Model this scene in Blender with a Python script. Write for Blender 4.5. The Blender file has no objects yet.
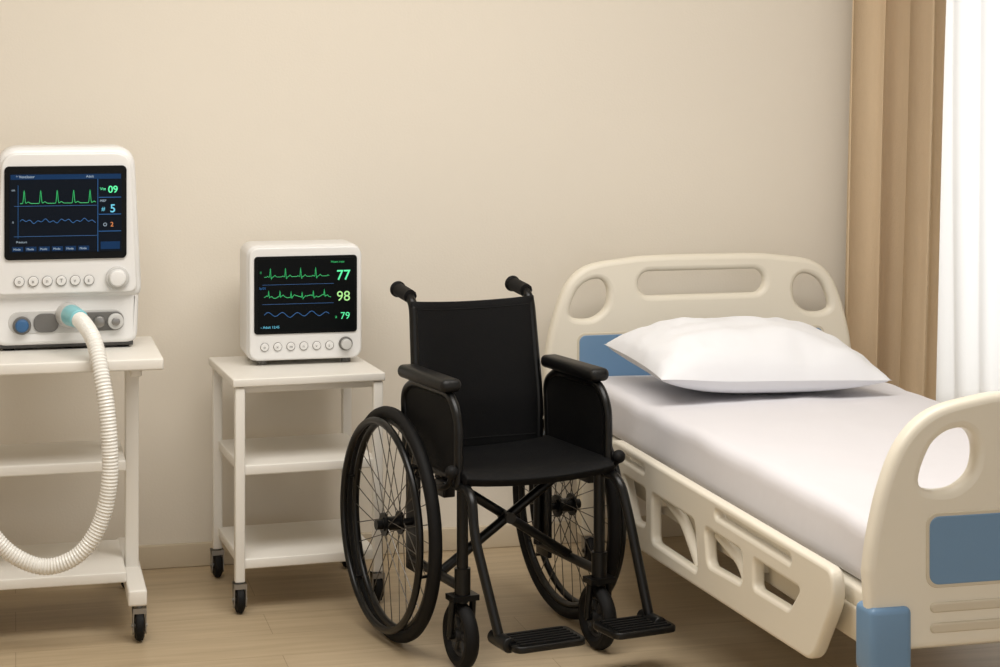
import bpy, bmesh, math, random
from mathutils import Vector, Matrix, noise
random.seed(4)
S=bpy.context.scene
COL=S.collection
try:
    S.view_settings.view_transform='Standard'
except Exception as e: print(e)

def lin(c):
    return tuple(((v/255)/12.92 if v/255<=0.04045 else ((v/255+0.055)/1.055)**2.4) for v in c)+(1,)

def mat(name,rgb,rough=.5,metal=0,var=0.0,nscale=20,bump=0.0,bscale=200,emit=0,spec=.5,coat=0,stretch=None):
    m=bpy.data.materials.new(name); m.use_nodes=True
    nt=m.node_tree; b=nt.nodes['Principled BSDF']
    c=lin(rgb)
    b.inputs['Base Color'].default_value=c
    b.inputs['Roughness'].default_value=rough
    b.inputs['Metallic'].default_value=metal
    b.inputs['Specular IOR Level'].default_value=spec
    b.inputs['Coat Weight'].default_value=coat
    tc=nt.nodes.new('ShaderNodeTexCoord')
    mp=nt.nodes.new('ShaderNodeMapping'); nt.links.new(tc.outputs['Object'],mp.inputs[0])
    if stretch: mp.inputs['Scale'].default_value=stretch
    n=nt.nodes.new('ShaderNodeTexNoise'); n.inputs['Scale'].default_value=nscale; n.inputs['Detail'].default_value=4
    nt.links.new(mp.outputs[0],n.inputs['Vector'])
    mx=nt.nodes.new('ShaderNodeMix'); mx.data_type='RGBA'
    v=max(var,.01)
    mx.inputs[6].default_value=tuple(x*(1-v) for x in c[:3])+(1,)
    mx.inputs[7].default_value=tuple(min(1,x*(1+v)) for x in c[:3])+(1,)
    nt.links.new(n.outputs[0],mx.inputs[0]); nt.links.new(mx.outputs[2],b.inputs['Base Color'])
    if bump:
        n2=nt.nodes.new('ShaderNodeTexNoise'); n2.inputs['Scale'].default_value=bscale
        nt.links.new(mp.outputs[0],n2.inputs['Vector'])
        bp=nt.nodes.new('ShaderNodeBump'); bp.inputs['Strength'].default_value=bump; bp.inputs['Distance'].default_value=.01
        nt.links.new(n2.outputs[0],bp.inputs['Height']); nt.links.new(bp.outputs[0],b.inputs['Normal'])
    if emit:
        b.inputs['Emission Color'].default_value=c; b.inputs['Emission Strength'].default_value=emit
    return m

M={}
M['wall']=mat('wall_paint',(230,222,208),.85,var=.02,nscale=1.5,bump=.05,bscale=150)
M['ceil']=mat('ceiling_paint',(240,237,232),.9)
M['base']=mat('baseboard_paint',(204,190,166),.6)
M['white']=mat('white_plastic',(230,229,227),.35,coat=.1)
M['white2']=mat('white_plastic_trim',(200,199,196),.4)
M['cart']=mat('cart_enamel',(230,226,218),.4)
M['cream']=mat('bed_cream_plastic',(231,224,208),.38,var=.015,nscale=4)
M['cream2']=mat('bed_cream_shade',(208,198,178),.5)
M['blue']=mat('bed_blue_panel',(110,144,178),.4)
M['blk']=mat('black_bezel',(8,9,10),.4,spec=.15)
M['frame']=mat('black_frame_paint',(9,9,9),.32,spec=.35)
M['fab']=mat('black_nylon',(7,7,8),.65,var=.15,nscale=60,bump=.25,bscale=350,spec=.2)
M['pad']=mat('black_armpad',(11,11,11),.45,bump=.15,bscale=250,spec=.35)
M['rub']=mat('black_rubber',(12,11,11),.65,spec=.25)
M['steel']=mat('steel',(150,148,145),.3,metal=1)
M['spoke']=mat('spoke_metal',(110,106,100),.35,metal=.8)
M['grey']=mat('grey_plastic',(105,103,100),.5)
M['dkgrey']=mat('caster_hub_plastic',(40,39,38),.5)
M['dark']=mat('dark_recess',(60,58,56),.6)
M['mat']=mat('white_sheet',(223,221,225),.9,var=.015,nscale=6,bump=.2,bscale=10)
M['pil']=mat('pillow_cotton',(236,237,241),.9,var=.01,nscale=8,bump=.45,bscale=8)
M['teal']=mat('teal_connector',(135,200,208),.35)
M['bluek']=mat('blue_connector',(50,95,140),.4)
M['hose']=mat('hose_plastic',(236,234,228),.3,coat=.2)
M['scrA']=mat('ventilator_display',(5,12,22),.4,emit=.35,spec=.12)
M['scrB']=mat('monitor_display',(3,5,6),.4,emit=.2,spec=.12)
M['navy']=mat('display_panel_blue',(14,40,72),.4,emit=.6,spec=.1)
M['grn']=mat('trace_green',(40,165,95),.5,emit=.5)
M['dgrn']=mat('digit_green',(80,215,150),.5,emit=.55)
M['cyan']=mat('trace_cyan',(90,175,205),.5,emit=.5)
M['bl']=mat('trace_blue',(28,84,140),.5,emit=.6)
M['yel']=mat('digit_yellow',(150,205,130),.5,emit=.55)
M['org']=mat('digit_orange',(210,130,75),.5,emit=.5)
M['txt']=mat('label_white',(150,170,190),.5,emit=.3)
M['ink']=mat('label_ink',(130,128,124),.6)
M['curt']=mat('curtain_linen',(211,188,156),.9,var=.06,nscale=40,bump=.3,bscale=500,stretch=(1,1,.15))
M['wframe']=mat('window_frame_paint',(235,232,226),.5)

def floor_mat():
    m=bpy.data.materials.new('oak_laminate'); m.use_nodes=True; nt=m.node_tree; b=nt.nodes['Principled BSDF']
    tc=nt.nodes.new('ShaderNodeTexCoord')
    br=nt.nodes.new('ShaderNodeTexBrick'); br.inputs['Scale'].default_value=1
    br.inputs['Brick Width'].default_value=1.3; br.inputs['Row Height'].default_value=.19
    br.inputs['Mortar Size'].default_value=.0012; br.inputs['Mortar Smooth'].default_value=.5
    br.inputs['Color1'].default_value=lin((192,173,144)); br.inputs['Color2'].default_value=lin((186,167,137)); br.inputs['Mortar'].default_value=lin((152,132,104))
    nt.links.new(tc.outputs['Object'],br.inputs['Vector'])
    mp=nt.nodes.new('ShaderNodeMapping'); mp.inputs['Scale'].default_value=(1.2,14,1); nt.links.new(tc.outputs['Object'],mp.inputs[0])
    n=nt.nodes.new('ShaderNodeTexNoise'); n.inputs['Scale'].default_value=2.5; n.inputs['Detail'].default_value=8; n.inputs['Distortion'].default_value=.4
    nt.links.new(mp.outputs[0],n.inputs['Vector'])
    cr=nt.nodes.new('ShaderNodeValToRGB'); cr.color_ramp.elements[0].position=.3; cr.color_ramp.elements[0].color=(.82,.80,.77,1)
    cr.color_ramp.elements[1].position=.7; cr.color_ramp.elements[1].color=(1.03,1.03,1.03,1)
    nt.links.new(n.outputs[0],cr.inputs[0])
    mx=nt.nodes.new('ShaderNodeMix'); mx.data_type='RGBA'; mx.blend_type='MULTIPLY'; mx.inputs[0].default_value=1
    nt.links.new(br.outputs['Color'],mx.inputs[6]); nt.links.new(cr.outputs[0],mx.inputs[7])
    nt.links.new(mx.outputs[2],b.inputs['Base Color']); b.inputs['Roughness'].default_value=.42
    return m
M['floor']=floor_mat()
def sheer_mat():
    m=bpy.data.materials.new('sheer_voile'); m.use_nodes=True; nt=m.node_tree
    for n in list(nt.nodes): nt.nodes.remove(n)
    o=nt.nodes.new('ShaderNodeOutputMaterial'); t=nt.nodes.new('ShaderNodeBsdfTranslucent'); d=nt.nodes.new('ShaderNodeBsdfDiffuse')
    t.inputs[0].default_value=(.72,.72,.71,1); d.inputs[0].default_value=(.85,.85,.85,1)
    mx=nt.nodes.new('ShaderNodeMixShader'); mx.inputs[0].default_value=.5
    nt.links.new(t.outputs[0],mx.inputs[1]); nt.links.new(d.outputs[0],mx.inputs[2])
    tr=nt.nodes.new('ShaderNodeBsdfTransparent'); m2=nt.nodes.new('ShaderNodeMixShader')
    w=nt.nodes.new('ShaderNodeTexNoise'); w.inputs['Scale'].default_value=300
    mr=nt.nodes.new('ShaderNodeMapRange'); mr.inputs[3].default_value=.02; mr.inputs[4].default_value=.08
    nt.links.new(w.outputs[0],mr.inputs[0]); nt.links.new(mr.outputs[0],m2.inputs[0])
    nt.links.new(mx.outputs[0],m2.inputs[1]); nt.links.new(tr.outputs[0],m2.inputs[2]); nt.links.new(m2.outputs[0],o.inputs[0])
    return m
M['sheer']=sheer_mat()

def obj(name,me,parent=None,m=None,smooth=True):
    o=bpy.data.objects.new(name,me); COL.objects.link(o)
    if parent: o.parent=parent
    if m is not None:
        me.materials.clear(); me.materials.append(M[m])
    if smooth:
        for p in me.polygons: p.use_smooth=True
        try: me.set_sharp_from_angle(angle=math.radians(38))
        except Exception: pass
    return o
def empty(name,loc,rz=0):
    o=bpy.data.objects.new(name,None); COL.objects.link(o); o.location=loc; o.rotation_euler=(0,0,rz); o.empty_display_size=.1
    return o
def bm_box(bm,lo,hi):
    r=bmesh.ops.create_cube(bm,size=1)
    for v in r['verts']:
        v.co=Vector([lo[i]+(v.co[i]+.5)*(hi[i]-lo[i]) for i in range(3)])
    return r['verts']
def box(name,par,lo,hi,m,bev=.004,seg=3):
    bm=bmesh.new(); bm_box(bm,lo,hi)
    if bev: bmesh.ops.bevel(bm,geom=bm.edges[:]+bm.verts[:],offset=bev,segments=seg,profile=.5,affect='EDGES')
    me=bpy.data.meshes.new(name); bm.to_mesh(me); bm.free()
    return obj(name,me,par,m)
def bm_cyl(bm,p0,p1,r,r2=None,seg=16):
    p0=Vector(p0);p1=Vector(p1); d=p1-p0
    r2=r if r2 is None else r2
    res=bmesh.ops.create_cone(bm,cap_ends=True,segments=seg,radius1=r,radius2=r2,depth=d.length)
    M4=Matrix.Translation((p0+p1)/2)@d.to_track_quat('Z','Y').to_matrix().to_4x4()
    bmesh.ops.transform(bm,matrix=M4,verts=res['verts'])
def frombm(name,par,bm,m):
    me=bpy.data.meshes.new(name); bm.to_mesh(me); bm.free(); return obj(name,me,par,m)
def cyl(name,par,p0,p1,r,m,r2=None,seg=24,bev=0):
    bm=bmesh.new(); bm_cyl(bm,p0,p1,r,r2,seg)
    if bev:
        es=[e for e in bm.edges if len(e.link_faces)==2 and any(len(f.verts)>4 for f in e.link_faces)]
        bmesh.ops.bevel(bm,geom=es,offset=bev,segments=3,profile=.5,affect='EDGES')
    return frombm(name,par,bm,m)
def fillet(pts,r,n=6):
    pts=[Vector(p) for p in pts]; out=[pts[0]]
    for i in range(1,len(pts)-1):
        a,b,c=pts[i-1],pts[i],pts[i+1]
        l=min(r,(a-b).length*.48,(c-b).length*.48)
        s=b+(a-b).normalized()*l; e=b+(c-b).normalized()*l
        for k in range(n+1):
            t=k/n; out.append(s*(1-t)**2+b*2*t*(1-t)+e*t*t)
    out.append(pts[-1]); return out
def curve_mesh(cu):
    o=bpy.data.objects.new('tmp',cu); COL.objects.link(o)
    dg=bpy.context.evaluated_depsgraph_get(); dg.update()
    me=bpy.data.meshes.new_from_object(o.evaluated_get(dg)); bpy.data.objects.remove(o); bpy.data.curves.remove(cu)
    return me
def tube(name,par,pts,r,m,fr=.04,cyc=False,res=3):
    if fr and not cyc: pts=fillet(pts,fr)
    cu=bpy.data.curves.new('c','CURVE'); cu.dimensions='3D'; sp=cu.splines.new('POLY'); sp.points.add(len(pts)-1)
    for i,p in enumerate(pts): sp.points[i].co=(*p,1)
    sp.use_cyclic_u=cyc; cu.bevel_depth=r; cu.bevel_resolution=res; cu.use_fill_caps=True
    return obj(name,curve_mesh(cu),par,m)
def smoothpath(pts,n=12):
    pts=[Vector(p) for p in pts]; P=[pts[0]*2-pts[1]]+pts+[pts[-1]*2-pts[-2]]; out=[]
    for i in range(1,len(P)-2):
        for k in range(n):
            t=k/n; a,b,c,d=P[i-1],P[i],P[i+1],P[i+2]
            out.append(.5*((2*b)+(-a+c)*t+(2*a-5*b+4*c-d)*t*t+(-a+3*b-3*c+d)*t**3))
    out.append(P[-2]); return out
def plate(name,par,outer,holes,th,bev,m,plane='XZ',at=0):
    cu=bpy.data.curves.new('c','CURVE'); cu.dimensions='2D'; cu.fill_mode='BOTH'
    for L in [outer]+holes:
        sp=cu.splines.new('POLY'); sp.points.add(len(L)-1)
        for i,p in enumerate(L): sp.points[i].co=(p[0],p[1],0,1)
        sp.use_cyclic_u=True
    cu.extrude=max(th/2-bev,.0005); cu.bevel_depth=bev; cu.bevel_resolution=3; cu.offset=-bev
    me=curve_mesh(cu)
    for v in me.vertices:
        x,y,z=v.co
        v.co=(x,at-z,y) if plane=='XZ' else ((at+z,x,y) if plane=='YZ' else (x,y,at+z))
    return obj(name,me,par,m)
def rrect(x0,z0,x1,z1,r,n=6):
    out=[]
    for cx,cz,a in ((x1-r,z1-r,0),(x0+r,z1-r,90),(x0+r,z0+r,180),(x1-r,z0+r,270)):
        for k in range(n+1):
            t=math.radians(a+90*k/n); out.append((cx+r*math.cos(t),cz+r*math.sin(t)))
    return out
def rpoly(pts,r,n=6):
    V=[Vector((p[0],p[1],0)) for p in pts]; out=[]
    N=len(V)
    for i in range(N):
        a,b,c=V[i-1],V[i],V[(i+1)%N]
        rr=r[i] if isinstance(r,(list,tuple)) else r
        l=min(rr,(a-b).length*.49,(c-b).length*.49)
        s=b+(a-b).normalized()*l; e=b+(c-b).normalized()*l
        for k in range(n+1):
            t=k/n; q=s*(1-t)**2+b*2*t*(1-t)+e*t*t; out.append((q.x,q.y))
    return out
def text(name,par,s,x,y,z,size,m,align='LEFT',bold=.0004):
    cu=bpy.data.curves.new('t','FONT'); cu.body=s; cu.size=size; cu.extrude=.0003; cu.align_x=align; cu.offset=bold
    me=curve_mesh(cu)
    for v in me.vertices:
        a,b,c=v.co; v.co=(x+a,y-c,z+b)
    return obj(name,me,par,m,smooth=False)
def torus(bm,c,R,r,axis='X',seg=64,rs=12,sx=1.0):
    vs=[]
    for i in range(seg):
        a=2*math.pi*i/seg; row=[]
        for j in range(rs):
            b=2*math.pi*j/rs; rad=R+r*math.cos(b); h=r*sx*math.sin(b)
            row.append(bm.verts.new((c[0]+h,c[1]+rad*math.cos(a),c[2]+rad*math.sin(a))))
        vs.append(row)
    for i in range(seg):
        for j in range(rs):
            bm.faces.new((vs[i][j],vs[(i+1)%seg][j],vs[(i+1)%seg][(j+1)%rs],vs[i][(j+1)%rs]))

# ---------------- room ----------------
XL,XR,YF,H=-1.9,4.7,-6.4,2.7
box('floor',None,(XL,YF,-.05),(XR,.15,0),'floor',0)
box('ceiling',None,(XL,YF,H),(XR,.15,H+.05),'ceil',0)
WX0,WX1,WZ0,WZ1=2.90,4.35,.35,2.35
bm=bmesh.new()
bm_box(bm,(XL,0,0),(WX0,.15,H)); bm_box(bm,(WX1,0,0),(XR,.15,H)); bm_box(bm,(WX0,0,0),(WX1,.15,WZ0)); bm_box(bm,(WX0,0,WZ1),(WX1,.15,H))
frombm('wall_back',None,bm,'wall')
box('wall_left',None,(XL-.1,YF,0),(XL,.15,H),'wall',0)
box('wall_right',None,(XR,YF,0),(XR+.1,.15,H),'wall',0)
box('baseboard_back',None,(XL,-.014,0),(XR,0,.07),'base',.004)
w=empty('window_1',((WX0+WX1)/2,.1,WZ0))
hw=(WX1-WX0)/2; hh=WZ1-WZ0
plate('frame',w,[(-hw,0),(hw,0),(hw,hh),(-hw,hh)],[[(-hw+.04,.06),(-.04,.06),(-.04,hh-.06),(-hw+.04,hh-.06)],[(.04,.06),(hw-.06,.06),(hw-.06,hh-.06),(.04,hh-.06)]],.06,.004,'wframe')
def drape(name,x0,x1,z0,z1,y,amp,folds,m,lean=0,nx=240,nz=24,seed=0):
    bm=bmesh.new(); g=[]
    for i in range(nx+1):
        u=i/nx; row=[]
        for k in range(nz+1):
            v=k/nz
            ph=u*folds*2*math.pi+.8*math.sin(u*9+seed)+.25*math.sin(v*2.2+u*5)
            yy=y-amp*(.8+.35*math.sin(u*13+seed))*math.sin(ph)-.006*math.sin(v*6+u*20)
            xx=x0+(x1-x0)*u+.25*amp*math.cos(ph*1.0)-lean*(1-v)
            row.append(bm.verts.new((xx,yy,z0+(z1-z0)*v)))
        g.append(row)
    for i in range(nx):
        for k in range(nz): bm.faces.new((g[i][k],g[i+1][k],g[i+1][k+1],g[i][k+1]))
    return frombm(name,None,bm,m)
drape('window_curtain',2.585,2.945,.02,2.5,-.12,.042,4.0,'curt',lean=.07,seed=1.6)
drape('sheer_curtain',2.86,4.3,.03,2.5,-.035,.022,16,'sheer',seed=3,nx=500)
cyl('curtain_rod',None,(2.4,-.075,2.53),(4.6,-.075,2.53),.014,'steel')

# ---------------- cart with ventilator ----------------
def caster(par,name,x,y,r=.035,h=.085):
    bm=bmesh.new()
    torus(bm,(x,y,r),r-.010,.010,seg=24,rs=8,sx=1.2); bm_cyl(bm,(x-.009,y,r),(x+.009,y,r),r-.01,seg=20)
    frombm(name+'_wheel',par,bm,'rub')
    bm=bmesh.new()
    for s in (-1,1):
        bm_box(bm,(x+s*.016-.0015,y-.015,r-.01),(x+s*.016+.0015,y+.016,h-.006)); bm_cyl(bm,(x+s*.016-.0015,y,r-.008),(x+s*.016+.0015,y,r-.008),.015,seg=16)
    bm_box(bm,(x-.0175,y-.02,h-.02),(x+.0175,y+.02,h-.006)); bm_cyl(bm,(x,y,h-.01),(x,y,h+.01),.008,seg=12)
    bm_cyl(bm,(x-.02,y,r),(x+.02,y,r),.005,seg=10)
    frombm(name+'_fork',par,bm,'steel')
c1=empty('equipment_cart',(.045,-.5,0))
box('top_shelf',c1,(-.315,-.25,.698),(.325,.2,.728),'cart',.005)
box('mid_shelf',c1,(-.25,-.14,.42),(.235,.17,.448),'cart',.004)
box('lower_shelf',c1,(-.25,-.17,.135),(.235,.2,.163),'cart',.004)
for s,n in ((-1,'l'),(1,'r')):
    x=.258*s
    box('leg_'+n,c1,(x-.018,-.02,.13),(x+.018,.018,.70),'cart',.004)
    box('foot_beam_'+n,c1,(x-.024,-.265,.096),(x+.024,.33,.138),'cart',.006)
    box('top_bracket_'+n,c1,(x-.015,-.2,.675),(x+.015,.16,.70),'cart',.004)
    caster(c1,'caster_f'+n,x+.006*s,-.235,.040,.094); caster(c1,'caster_b'+n,x,.3,.040,.094)
# ventilator
v=empty('medical_ventilator',(.131,-.53,.728))
up=rpoly([(-.198,.135),(.198,.135),(.178,.54),(-.178,.54)],[.03,.03,.055,.055])
plate('upper_housing',v,up,[],.21,.02,'white',at=.105)
fr=rpoly([(-.185,.15),(.185,.15),(.167,.525),(-.167,.525)],[.025,.025,.045,.045])
plate('front_bezel',v,fr,[],.02,.006,'white',at=-.004)
lo=rpoly([(-.185,.012),(.185,.012),(.19,.15),(-.19,.15)],[.03,.03,.01,.01])
plate('lower_housing',v,lo,[],.20,.012,'white',at=.108)
plate('connector_recess',v,rrect(-.15,.045,.15,.105,.028),[],.006,.002,'white2',at=.009)
plate('screen_bezel',v,rrect(-.16,.243,.156,.49,.012),[],.008,.002,'blk',at=-.0165)
ys=-.0215
plate('display',v,rrect(-.147,.262,.143,.470,.003),[],.002,.0004,'scrA',at=ys)
box('display_header',v,(-.144,ys-.002,.455),(.141,ys-.001,.468),'navy',0)
for i in range(6):
    box('softkey_%d'%i,v,(-.14+i*.034,ys-.002,.266),(-.112+i*.034,ys-.001,.278),'navy',0)
    text('softkey_text_%d'%i,v,'Mode',-.137+i*.034,ys-.0025,.269,.008,'txt',bold=0)
box('side_panel_line',v,(.080,ys-.002,.262),(.0812,ys-.001,.455),'bl',0)
for i in range(3): box('value_divider_%d'%i,v,(.083,ys-.002,.315+.045*i),(.141,ys-.001,.3165+.045*i),'bl',0)
box('softkey_stop',v,(.088,ys-.002,.268),(.138,ys-.001,.288),'navy',0)
text('header_text',v,'* Ventilator',-.13,ys-.003,.459,.01,'txt',bold=0)
text('header_text_2',v,'Adult',.05,ys-.003,.459,.009,'txt',bold=0)
text('value_1_label',v,'Vte',.086,ys-.003,.425,.011,'dgrn',bold=0)
text('value_1',v,'09',.107,ys-.003,.418,.026,'dgrn')
text('value_2_label',v,'PEEP',.086,ys-.003,.394,.008,'txt',bold=0)
text('value_2',v,'5',.112,ys-.003,.366,.03,'cyan')
text('value_2_tag',v,'#',.09,ys-.003,.37,.016,'cyan',bold=0)
text('value_3',v,'2',.113,ys-.003,.328,.017,'org',bold=0)
text('value_3_tag',v,'O',.094,ys-.003,.329,.013,'txt',bold=0)
def trace(name,par,fn,x0,x1,y,r,m,n=220):
    tube(name,par,[(x0+(x1-x0)*i/n,y,fn(i/n)) for i in range(n+1)],r,m,fr=0,res=1)
trace('pressure_trace',v,lambda t:.392+.035*max(math.exp(-(((t*4.6)%1-.25)/.05)**2),.0)+.004*math.exp(-(((t*4.6)%1-.5)/.1)**2),-.12,.075,ys-.003,.0009,'grn')
trace('flow_trace',v,lambda t:.345+.003*math.sin(t*24)+.003*math.sin(t*61),-.12,.075,ys-.003,.0008,'bl')
for i,z in enumerate((.385,.305)):
    trace('axis_%d'%i,v,lambda t,z=z:z,-.135,.078,ys-.002,.0005,'bl',n=2)
trace('axis_v',v,lambda t:.3+.14*t,-.125,-.1249,ys-.002,.0005,'bl',n=2)
text('axis_tick',v,'cm',-.142,ys-.003,.425,.008,'txt',bold=0); text('axis_tick_2',v,'0',-.14,ys-.003,.34,.008,'txt',bold=0); text('axis_note',v,'Pressure',-.13,ys-.003,.288,.008,'txt',bold=0)
for i in range(6):
    x=-.122+i*.036
    plate('button_%d'%i,v,[(x+.014*math.cos(a*.3142),.186+.014*math.sin(a*.3142)) for a in range(20)],[],.006,.002,'ink',at=-.016)
    plate('button_cap_%d'%i,v,[(x+.0127*math.cos(a*.3142),.186+.0127*math.sin(a*.3142)) for a in range(20)],[],.006,.002,'white',at=-.0175)
    text('button_mark_%d'%i,v,'oxnTvs'[i],x-.004,-.0215,.182,.014,'ink',bold=0)
cyl('knob_ring',v,(.132,-.012,.19),(.132,-.024,.19),.031,'white2',seg=32,bev=.003)
cyl('knob',v,(.132,-.02,.19),(.132,-.042,.19),.025,'white',r2=.021,seg=32,bev=.004)
cyl('blue_port_ring',v,(-.115,.006,.068),(-.115,-.006,.068),.024,'grey',bev=.002)
cyl('blue_port',v,(-.115,0,.068),(-.115,-.02,.068),.019,'bluek',r2=.016,bev=.003)
plate('port_slot',v,rrect(-.085,.048,-.02,.098,.022),[],.006,.002,'grey',at=.004)
plate('port_slot_2',v,rrect(.035,.048,.15,.098,.022),[],.006,.002,'grey',at=.0045)
cyl('outlet_port',v,(.128,.006,.073),(.128,-.014,.073),.021,'white2',bev=.003)
cyl('outlet_core',v,(.128,-.01,.073),(.128,-.02,.073),.011,'steel',bev=.002)
cyl('latch_1',v,(.085,.0,.073),(.085,-.016,.073),.015,'steel',bev=.002)
cyl('hose_socket',v,(.004,.01,.092),(.012,-.04,.095),.034,'white2',r2=.03,bev=.003)
cyl('hose_connector',v,(.010,-.03,.096),(.030,-.105,.094),.029,'teal',r2=.024,bev=.003)
for x in (-.15,.15):
    for y in (.04,.18): cyl('foot_%d_%d'%(x*100,y*100),v,(x,y,0),(x,y,.02),.016,'rub')
box('base_rail',v,(-.175,.012,.006),(.175,.2,.018),'dark',.003)
P=[(.156,-.62,.822),(.172,-.67,.812),(.195,-.745,.775),(.210,-.80,.70),(.224,-.825,.60),(.230,-.83,.45),(.207,-.82,.33),(.154,-.81,.25),(.071,-.80,.222),(-.014,-.80,.262),(-.075,-.80,.34),(-.12,-.79,.45),(-.17,-.77,.56)]
P=[Vector(p)-v.location for p in P]
path=smoothpath(P,60)
bm=bmesh.new(); rings=[]; up0=Vector((0,1,0)); L=0; rs=16
for i,p in enumerate(path):
    if i: L+=(p-path[i-1]).length
    t=(path[min(i+1,len(path)-1)]-path[max(i-1,0)]).normalized()
    n1=t.cross(up0).normalized() if abs(t.dot(up0))<.95 else t.cross(Vector((1,0,0))).normalized()
    if rings and n1.dot(pn)<0: n1=-n1
    pn=n1; n2=t.cross(n1)
    r=.0205+.0011*math.sin(L*2*math.pi/.0085)
    rings.append([bm.verts.new(p+r*(n1*math.cos(a*2*math.pi/rs)+n2*math.sin(a*2*math.pi/rs))) for a in range(rs)])
for i in range(len(rings)-1):
    for a in range(rs): bm.faces.new((rings[i][a],rings[i][(a+1)%rs],rings[i+1][(a+1)%rs],rings[i+1][a]))
bmesh.ops.recalc_face_normals(bm,faces=bm.faces)
frombm('breathing_hose',v,bm,'hose')

# ---------------- cart with patient monitor ----------------
c2=empty('equipment_cart.001',(.770,-.335,0),math.radians(3))
box('top_shelf',c2,(-.213,-.215,.614),(.21,.225,.637),'cart',.004)
box('top_apron',c2,(-.19,-.195,.595),(.19,.195,.615),'cart',.003)
for n,z in (('mid_shelf',.372),('lower_shelf',.118)):
    box(n,c2,(-.19,-.2,z),(.19,.195,z+.028),'cart',.004)
for sx in (-1,1):
    for sy in (-1,1):
        x=.192*sx;y=.195*sy; n='%s%s'%('fb'[sy>0],'lr'[sx>0])
        box('leg_'+n,c2,(x-.0135,y-.0135,.084),(x+.0135,y+.0135,.612),'cart',.004)
        caster(c2,'caster_'+n,x,y,.037,.088)
m=empty('patient_monitor',(.800,-.335,.637))
plate('housing',m,rrect(-.168,.012,.162,.340,.03),[],.18,.018,'white',at=.095)
plate('front_frame',m,rrect(-.162,.015,.16,.336,.028),[],.016,.006,'white',at=.002)
plate('screen_bezel',m,rrect(-.148,.09,.146,.310,.01),[],.006,.002,'blk',at=-.007)
y2=-.0105
plate('display',m,rrect(-.138,.097,.138,.303,.003),[],.002,.0004,'scrB',at=y2)
yt=y2-.002
def ecg(t,k,b,a):
    f=(t*k)%1
    return b+a*(math.exp(-((f-.4)/.03)**2)-.25*math.exp(-((f-.47)/.03)**2)+.18*math.exp(-((f-.7)/.07)**2)+.1*math.exp(-((f-.22)/.05)**2))
trace('ecg_trace',m,lambda t:ecg(t,4.3,.252,.026),-.12,.065,yt,.0008,'grn')
trace('pleth_trace',m,lambda t:ecg(t,6,.195,.018)+.003*math.sin(t*30),-.12,.07,yt,.0009,'grn')
trace('resp_trace',m,lambda t:.145+.006*math.sin(t*28)+.002*math.sin(t*11),-.12,.065,yt,.0008,'bl')
for i,z in enumerate((.23,.175)): trace('grid_%d'%i,m,lambda t,z=z:z,-.125,.078,yt,.0004,'bl',n=2)
text('heart_rate',m,'77',.086,yt,.24,.040,'dgrn')
text('spo2_value',m,'98',.086,yt,.18,.040,'yel',bold=0)
text('resp_value',m,'79',.097,yt,.128,.028,'dgrn',bold=0)
text('resp_tag',m,'a',.082,yt,.131,.014,'grn',bold=0)
text('label_1',m,'Heart rate',.07,yt,.289,.009,'grn',bold=0); text('label_2',m,'II',-.132,yt,.262,.009,'grn',bold=0); text('label_3',m,'SpO2',-.134,yt,.218,.008,'bl',bold=0)
text('label_4',m,'- Adult 12:45',-.13,yt,.107,.010,'cyan',bold=0)
for i in range(6):
    x=-.118+i*.037
    plate('button_%d'%i,m,[(x+.0125*math.cos(a*.3142),.054+.0125*math.sin(a*.3142)) for a in range(20)],[],.006,.002,'ink',at=-.0065)
    plate('button_cap_%d'%i,m,[(x+.0112*math.cos(a*.3142),.054+.0112*math.sin(a*.3142)) for a in range(20)],[],.006,.002,'white',at=-.008)
    text('button_mark_%d'%i,m,'oxmnvs'[i],x-.004,-.0115,.05,.012,'ink',bold=0)
cyl('knob_ring',m,(.113,-.004,.057),(.113,-.012,.057),.020,'grey',seg=32,bev=.003)
cyl('knob',m,(.113,-.01,.057),(.113,-.03,.057),.015,'white2',seg=32,bev=.003)
for x in (-.12,.12):
    for y in (.03,.15): cyl('foot_%d_%d'%(x*100,y*100),m,(x,y,0),(x,y,.018),.014,'grey')

# ---------------- wheelchair ----------------
w=empty('wheelchair',(1.188,-.836,0),math.radians(11))
def wheel(par,name,s):
    x=.25*s; R=.3; zc=.3
    bm=bmesh.new(); torus(bm,(x,0,zc),R-.016,.016,seg=96,rs=12,sx=1.05); frombm(name+'_tyre',par,bm,'rub')
    bm=bmesh.new(); torus(bm,(x,0,zc),R-.036,.009,seg=96,rs=10,sx=1.1); frombm(name+'_rim',par,bm,'frame')
    bm=bmesh.new(); torus(bm,(x+s*.034,0,zc),.265,.0095,seg=96,rs=10)
    for k in range(6):
        a=k*math.pi/3+.3; ca,sa=math.cos(a),math.sin(a)
        bm_cyl(bm,(x+s*.005,.262*ca,zc+.262*sa),(x+s*.034,.265*ca,zc+.265*sa),.004,seg=8)
    frombm(name+'_pushrim',par,bm,'frame')
    bm=bmesh.new()
    for k in range(32):
        a=k*2*math.pi/32; b=a+(.75 if k%2 else -.75); hx=x+(.022 if (k//2)%2 else -.022)
        bm_cyl(bm,(hx,.022*math.cos(b),zc+.022*math.sin(b)),(x,.262*math.cos(a),zc+.262*math.sin(a)),.0013,seg=6)
    frombm(name+'_spokes',par,bm,'spoke')
    bm=bmesh.new(); bm_cyl(bm,(x-.028,0,zc),(x+.028,0,zc),.018,seg=24)
    for q in (-.022,.022): bm_cyl(bm,(x+q-.003,0,zc),(x+q+.003,0,zc),.03,seg=24)
    bm_cyl(bm,(x+s*.028,0,zc),(x+s*.045,0,zc),.013,seg=16)
    bm_cyl(bm,(.185*s,0,zc),(x,0,zc),.010,seg=16)
    frombm(name+'_hub',par,bm,'frame')
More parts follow.
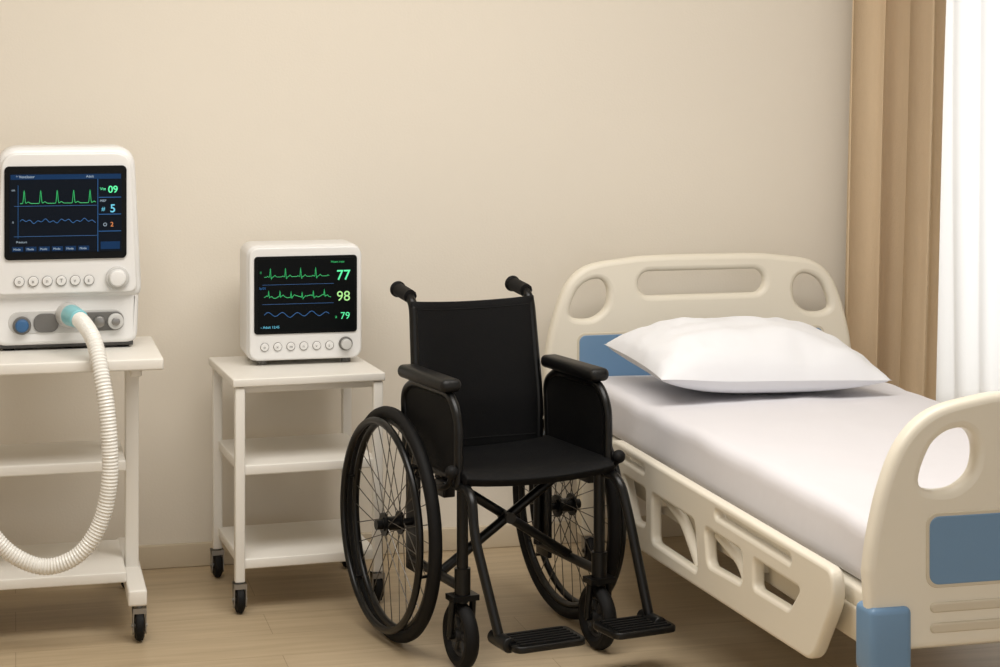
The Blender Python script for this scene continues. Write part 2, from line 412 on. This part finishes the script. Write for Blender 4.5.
for s,n in ((-1,'right'),(1,'left')):
    wheel(w,'wheel_'+n,s)
    xs=.19*s; R=.0125
    tube('back_post_'+n,w,[(.178*s,.015,.2),(.178*s,.01,.60),(.17*s,.05,.872),(.17*s,.14,.884)],R,'frame',fr=.05)
    tube('hand_grip_'+n,w,[(.17*s,.07,.875),(.17*s,.155,.886)],.0185,'rub',fr=0)
    cyl('grip_end_'+n,w,(.17*s,.15,.885),(.17*s,.162,.887),.022,'rub',bev=.004)
    hx=(-.172 if s<0 else .235)
    tube('seat_rail_'+n,w,[(xs,.02,.462),(xs,-.345,.462)],R,'frame',fr=0)
    tube('footrest_hanger_'+n,w,[(xs+.012*s,-.30,.452),(xs+.012*s,-.395,.452),(xs+.022*s,-.425,.36),(hx,-.492,.11)],.0125,'frame',fr=.07)
    tube('lower_rail_'+n,w,[(xs,.02,.2),(xs,-.31,.2)],R,'frame',fr=0)
    tube('front_post_'+n,w,[(xs,-.31,.465),(xs,-.31,.165)],.0145,'frame',fr=0)
    box('axle_plate_'+n,w,(xs-.006,-.035,.17),(xs+.006,.04,.42),'frame',.003)
    ax=.207*s
    tube('armrest_frame_'+n,w,[(ax,.005,.47),(ax,.02,.637),(ax,-.04,.670),(ax,-.28,.670),(ax,-.325,.617),(ax,-.325,.45)],.0115,'frame',fr=.06)
    pl=rpoly([(.0,.478),(-.312,.478),(-.312,.637),(-.285,.659),(-.03,.659),(.008,.632)],.02)
    plate('side_guard_'+n,w,pl,[],.008,.002,'fab',plane='YZ',at=ax-.002*s)
    bx=box('arm_pad_'+n,w,(ax-.028,-.290,.675),(ax+.028,.012,.709),'pad',.0155,5)
    cx=xs; cy=-.30; r=.083
    bm=bmesh.new(); torus(bm,(cx,cy,r),r-.017,.017,seg=40,rs=10,sx=1.1); frombm('caster_tyre_'+n,w,bm,'rub')
    bm=bmesh.new()
    torus(bm,(cx,cy,r),r-.034,.007,seg=32,rs=8); bm_cyl(bm,(cx-.018,cy,r),(cx+.018,cy,r),.016,seg=20)
    for k in range(6):
        a=k*math.pi/3; bm_cyl(bm,(cx,cy,r),(cx,cy+.05*math.cos(a),r+.05*math.sin(a)),.008,seg=8)
    frombm('caster_hub_'+n,w,bm,'dkgrey')
    bm=bmesh.new()
    for q in (-1,1):
        bm_cyl(bm,(cx+q*.029,cy,r),(cx+q*.027,cy-.012,.178),.0085,seg=12)
    bm_cyl(bm,(cx-.034,cy,r),(cx+.034,cy,r),.008,seg=12)
    bm_box(bm,(cx-.035,cy-.034,.172),(cx+.035,cy+.014,.186))
    bm_cyl(bm,(cx,-.31,.17),(cx,-.31,.25),.020,seg=20)
    frombm('caster_fork_'+n,w,bm,'frame')
    a0,a1=((-.178,.02) if s<0 else (.085,.267))
    fp=plate('footplate_'+n,w,rpoly([(a0,-.457),(a1,-.457),(a1-.005,-.582),(a0+.005,-.582)],.025),[],.016,.004,'frame',plane='XY',at=.115)
    bm=bmesh.new()
    for k in range(6): bm_box(bm,(a0+.02,-.570+k*.018,.123),(a1-.02,-.562+k*.018,.126))
    frombm('footplate_tread_'+n,w,bm,'rub')
    cyl('footplate_hinge_'+n,w,(hx,-.452,.118),(hx,-.542,.118),.018,'frame',bev=.003)
    tube('brake_lever_'+n,w,[(xs+.03*s,-.22,.43),(xs+.036*s,-.30,.45),(xs+.04*s,-.335,.48)],.007,'frame',fr=.02)
    bmk=bmesh.new(); bmesh.ops.create_uvsphere(bmk,u_segments=16,v_segments=10,radius=.017)
    bmesh.ops.transform(bmk,matrix=Matrix.Translation((xs+.041*s,-.338,.492)),verts=bmk.verts); frombm('brake_knob_'+n,w,bmk,'rub')
    box('brake_body_'+n,w,(xs+.012*s-.012,-.25,.41),(xs+.012*s+.02,-.19,.45),'frame',.004)
tube('cross_brace_1',w,[(-.19,-.17,.205),(.185,-.17,.45)],.0125,'frame',fr=0)
tube('cross_brace_2',w,[(.19,-.145,.205),(-.185,-.145,.45)],.0125,'frame',fr=0)
cyl('brace_pivot',w,(0,-.135,.327),(0,-.19,.327),.014,'dkgrey')
def sheet(name,par,fn,nu,nv,m,th):
    bm=bmesh.new(); g=[[bm.verts.new(fn(i/nu,j/nv)) for j in range(nv+1)] for i in range(nu+1)]
    for i in range(nu):
        for j in range(nv): bm.faces.new((g[i][j],g[i+1][j],g[i+1][j+1],g[i][j+1]))
    o=frombm(name,par,bm,m); md=o.modifiers.new('s','SOLIDIFY'); md.thickness=th; md.offset=0
    b=o.modifiers.new('b','BEVEL'); b.width=.003; b.segments=2; b.limit_method='ANGLE'
    return o
def backf(u,v_):
    x=-.185+.37*u; z=.47+.395*v_; yb=.012+max(0,(z-.6))*.135
    sag=.022*math.sin(math.pi*u); k=abs(2*u-1)
    return (x*(1-.035*v_),yb+sag-.013*(1-k**8),z-.008*math.sin(math.pi*u)*v_)
sheet('backrest',w,backf,30,20,'fab',.012)
def seatf(u,v_):
    x=-.205+.41*u; y=.02-.385*v_
    return (x,y,.482-.016*math.sin(math.pi*u)**.8+.004*math.sin(v_*9)*math.sin(math.pi*u)-(.012*max(0,(v_-.9)*10)**2))
sheet('seat',w,seatf,30,20,'fab',.022)
for i,z in enumerate((.50,.845)):
    tube('back_seam_%d'%i,w,[Vector(backf(u/20,(z-.47)/.395))-Vector((0,.0065,0)) for u in range(1,20)],.0012,'rub',fr=0)

# ---------------- hospital bed ----------------
b=empty('hospital_bed',(2.04,-.2,0))
def board_outline(hw,z0,top,foot=False):
    if foot: left=[(-hw,top-.34),(-hw+.01,top-.27),(-hw+.035,top-.17),(-hw+.075,top-.085),(-hw+.14,top-.03),(-hw+.24,top-.006),(-.12,top)]
    else: left=[(-hw,top-.32),(-hw+.014,top-.235),(-hw+.045,top-.13),(-hw+.08,top-.065),(-hw+.14,top-.024),(-hw+.25,top-.007),(-.15,top)]
    pts=left+[(-x,z) for x,z in left[::-1]]
    sm=smoothpath([Vector((x,z,0)) for x,z in pts],6)
    return [(-hw+.012,z0)]+[(p.x,p.y) for p in sm]+[(hw-.012,z0)]
def teardrop(cx,cz,s,sc=1):
    pts=[(-.058,-.048),(-.038,.022),(.0,.054),(.042,.056),(.062,.022),(.052,-.03),(.005,-.06)]
    V=[Vector((cx+s*x*sc,cz+z*sc,0)) for x,z in pts]
    V=V+[V[0],V[1],V[2]]
    sm=smoothpath(V,6); n=7*6
    return [(p.x,p.y) for p in sm[6:6+n]]
def board(par,pref,y,hw,top,z0,foot):
    out=board_outline(hw,z0,top,foot)
    dx=.172 if foot else .137
    h1=teardrop(-hw+dx,top-.126,1); h2=teardrop(hw-dx,top-.126,-1)
    sw=.13 if foot else .205
    slot=rrect(-sw,top-.122,sw,top-.048,.036)
    plate(pref+'_panel',par,out,[h1,h2,slot],.045,.016,'cream',at=y)
    di=.13 if foot else .105
    bl2=rrect(-hw+di,top-.368,hw-di,top-.235,.02)
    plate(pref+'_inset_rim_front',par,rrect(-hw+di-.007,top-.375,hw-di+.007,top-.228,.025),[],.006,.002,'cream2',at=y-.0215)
    for sd in (-1,1):
        plate(pref+'_blue_inset_%s'%('front' if sd<0 else 'rear'),par,bl2,[],.006,.002,'blue',at=y+sd*.0235)
board(b,'headboard',0,.50,.912,.36,False)
board(b,'footboard',-2.1,.442,.825,.33,True)
for i,z in enumerate((.362,.402)):
    plate('footboard_rib_%d'%i,b,rrect(-.31,z,.31,z+.02,.009),[],.01,.004,'cream2',at=-2.122)
for s in (-1,1):
    box('foot_bumper_%s'%('lr'[s>0]),b,(s*.396-.044,-2.135,.285),(s*.396+.044,-2.055,.42),'blue',.014,4)
    box('head_bumper_%s'%('lr'[s>0]),b,(s*.455-.045,-.03,.30),(s*.455+.045,.035,.42),'blue',.014,4)
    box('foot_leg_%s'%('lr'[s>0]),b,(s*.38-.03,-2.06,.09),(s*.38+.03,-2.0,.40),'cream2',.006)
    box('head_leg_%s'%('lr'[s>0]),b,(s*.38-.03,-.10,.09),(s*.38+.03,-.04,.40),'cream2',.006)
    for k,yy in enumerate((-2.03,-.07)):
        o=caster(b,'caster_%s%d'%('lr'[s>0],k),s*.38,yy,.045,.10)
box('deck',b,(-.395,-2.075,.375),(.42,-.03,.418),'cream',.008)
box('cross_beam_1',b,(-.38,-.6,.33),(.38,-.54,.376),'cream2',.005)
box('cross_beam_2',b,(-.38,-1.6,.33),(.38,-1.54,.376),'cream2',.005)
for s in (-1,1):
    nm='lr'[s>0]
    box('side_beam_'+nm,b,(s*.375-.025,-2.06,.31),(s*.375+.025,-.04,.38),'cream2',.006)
    X=s*.43
    y0,y1=-.50,-1.96
    out=rpoly([(y0,.455),(y1,.455),(y1-.01,.39),(y1+.10,.238),(y0-.15,.20),(y0,.33)],[.03,.03,.03,.04,.03,.03])
    holes=[rpoly([(-.60,.375),(-.79,.375),(-.79,.28),(-.68,.27)],.018),
           rpoly([(-.84,.375),(-1.16,.375),(-1.18,.255),(-.84,.25)],.02),
           rpoly([(-1.23,.375),(-1.47,.375),(-1.47,.30),(-1.25,.29)],.02),
           rpoly([(-1.54,.375),(-1.80,.375),(-1.74,.315),(-1.54,.31)],.015),
           rrect(-.78,.415,-.58,.432,.008,3),rrect(-1.75,.415,-1.30,.432,.008,3)]
    plate('guard_rail_'+nm,b,out,holes,.03,.009,'cream',plane='YZ',at=X)
    for k,yy in enumerate((-.81,-1.2,-1.5)):
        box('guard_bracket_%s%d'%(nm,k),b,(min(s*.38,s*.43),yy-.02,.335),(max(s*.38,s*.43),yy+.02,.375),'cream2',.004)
    tube('guard_arm_a_'+nm,b,[(s*.412,-.86,.37),(s*.412,-1.0,.34),(s*.412,-1.12,.25)],.014,'cream',fr=.04)
    tube('guard_arm_b_'+nm,b,[(s*.412,-1.25,.36),(s*.412,-1.40,.33),(s*.412,-1.46,.26)],.014,'cream',fr=.04)
# mattress (part of the bed)
bm=bmesh.new(); bm_box(bm,(-.40,-1.01,-.07),(.44,1.015,.07))
bmesh.ops.bevel(bm,geom=bm.edges[:],offset=.04,segments=5,profile=.6,affect='EDGES')
bmesh.ops.subdivide_edges(bm,edges=[e for e in bm.edges if e.calc_length()>.3],cuts=40,use_grid_fill=True)
for vv in bm.verts:
    n_=noise.noise(vv.co*3.2); n2=noise.noise(Vector((vv.co.x*9,vv.co.y*9,vv.co.z*4+5)))
    vv.co+=Vector((n_*.006+n2*.003,0,(n_*.005+n2*.004) if vv.co.z>0 else 0))
mt=frombm('mattress',b,bm,'mat'); mt.location=(.015,-1.06,.489)
# pillow
bm=bmesh.new(); nu,nv=72,48
def pf(i,j,side):
    u=2*i/nu-1; q=2*j/nv-1
    T=.1*((1-abs(u)**2.8)*(1-abs(q)**3.0))**(.6 if side>0 else .5)
    x=.342*u*(1-.045*(1-q*q)); y=.25*q*(1-.07*(1-u*u))
    nz=noise.noise(Vector((u*3,q*3,side*3)))*.012+noise.noise(Vector((u*9,q*3,side*2+7)))*.007*abs(u)
    z=side*T*(1.25 if side>0 else .60)+(nz if side>0 else 0)*min(1,T/.03)
    z+=.012*math.exp(-((u+1)**2)*6)
    return Vector((x,y,z))
top=[[bm.verts.new(pf(i,j,1)) for j in range(nv+1)] for i in range(nu+1)]
bot=[[top[i][j] if i in(0,nu) or j in(0,nv) else bm.verts.new(pf(i,j,-1)) for j in range(nv+1)] for i in range(nu+1)]
for i in range(nu):
    for j in range(nv):
        bm.faces.new((top[i][j],top[i+1][j],top[i+1][j+1],top[i][j+1]))
        f=[bot[i][j],bot[i][j+1],bot[i+1][j+1],bot[i+1][j]]
        try: bm.faces.new(f)
        except Exception: pass
bmesh.ops.recalc_face_normals(bm,faces=bm.faces)
p=frombm('pillow',None,bm,'pil'); p.location=(2.025,-.60,.632); p.rotation_euler=(math.radians(3.5),math.radians(1.5),math.radians(1))

# ---------------- light ----------------
W=bpy.data.worlds.new('world'); S.world=W; W.use_nodes=True
bg=W.node_tree.nodes['Background']; bg.inputs[0].default_value=(1,.98,.955,1); bg.inputs[1].default_value=.97
def area(name,loc,target,sx,sy,pw,col):
    l=bpy.data.lights.new(name,'AREA'); l.shape='RECTANGLE'; l.size=sx; l.size_y=sy; l.energy=pw; l.color=col
    o=bpy.data.objects.new(name,l); COL.objects.link(o); o.location=loc
    o.rotation_euler=(Vector(target)-Vector(loc)).to_track_quat('-Z','Y').to_euler(); return o
area('window_daylight',(3.65,.7,1.4),(3.4,-2,1.0),1.5,2.1,30,(1,.99,.975))
area('overhead_fill',(.9,-1.9,2.66),(.9,-1.7,0),2.6,1.3,72,(1,.975,.935))  # added soft fill from above to brighten wall and room, no fixture modelled

cam=bpy.data.cameras.new('camera'); co=bpy.data.objects.new('camera',cam); COL.objects.link(co)
cam.sensor_width=36; cam.lens=1900/1000*36; cam.shift_y=-.2495
co.location=(0,-5.71,1.435); co.rotation_euler=(math.radians(90),0,-math.atan2(.247,.969))
S.camera=co
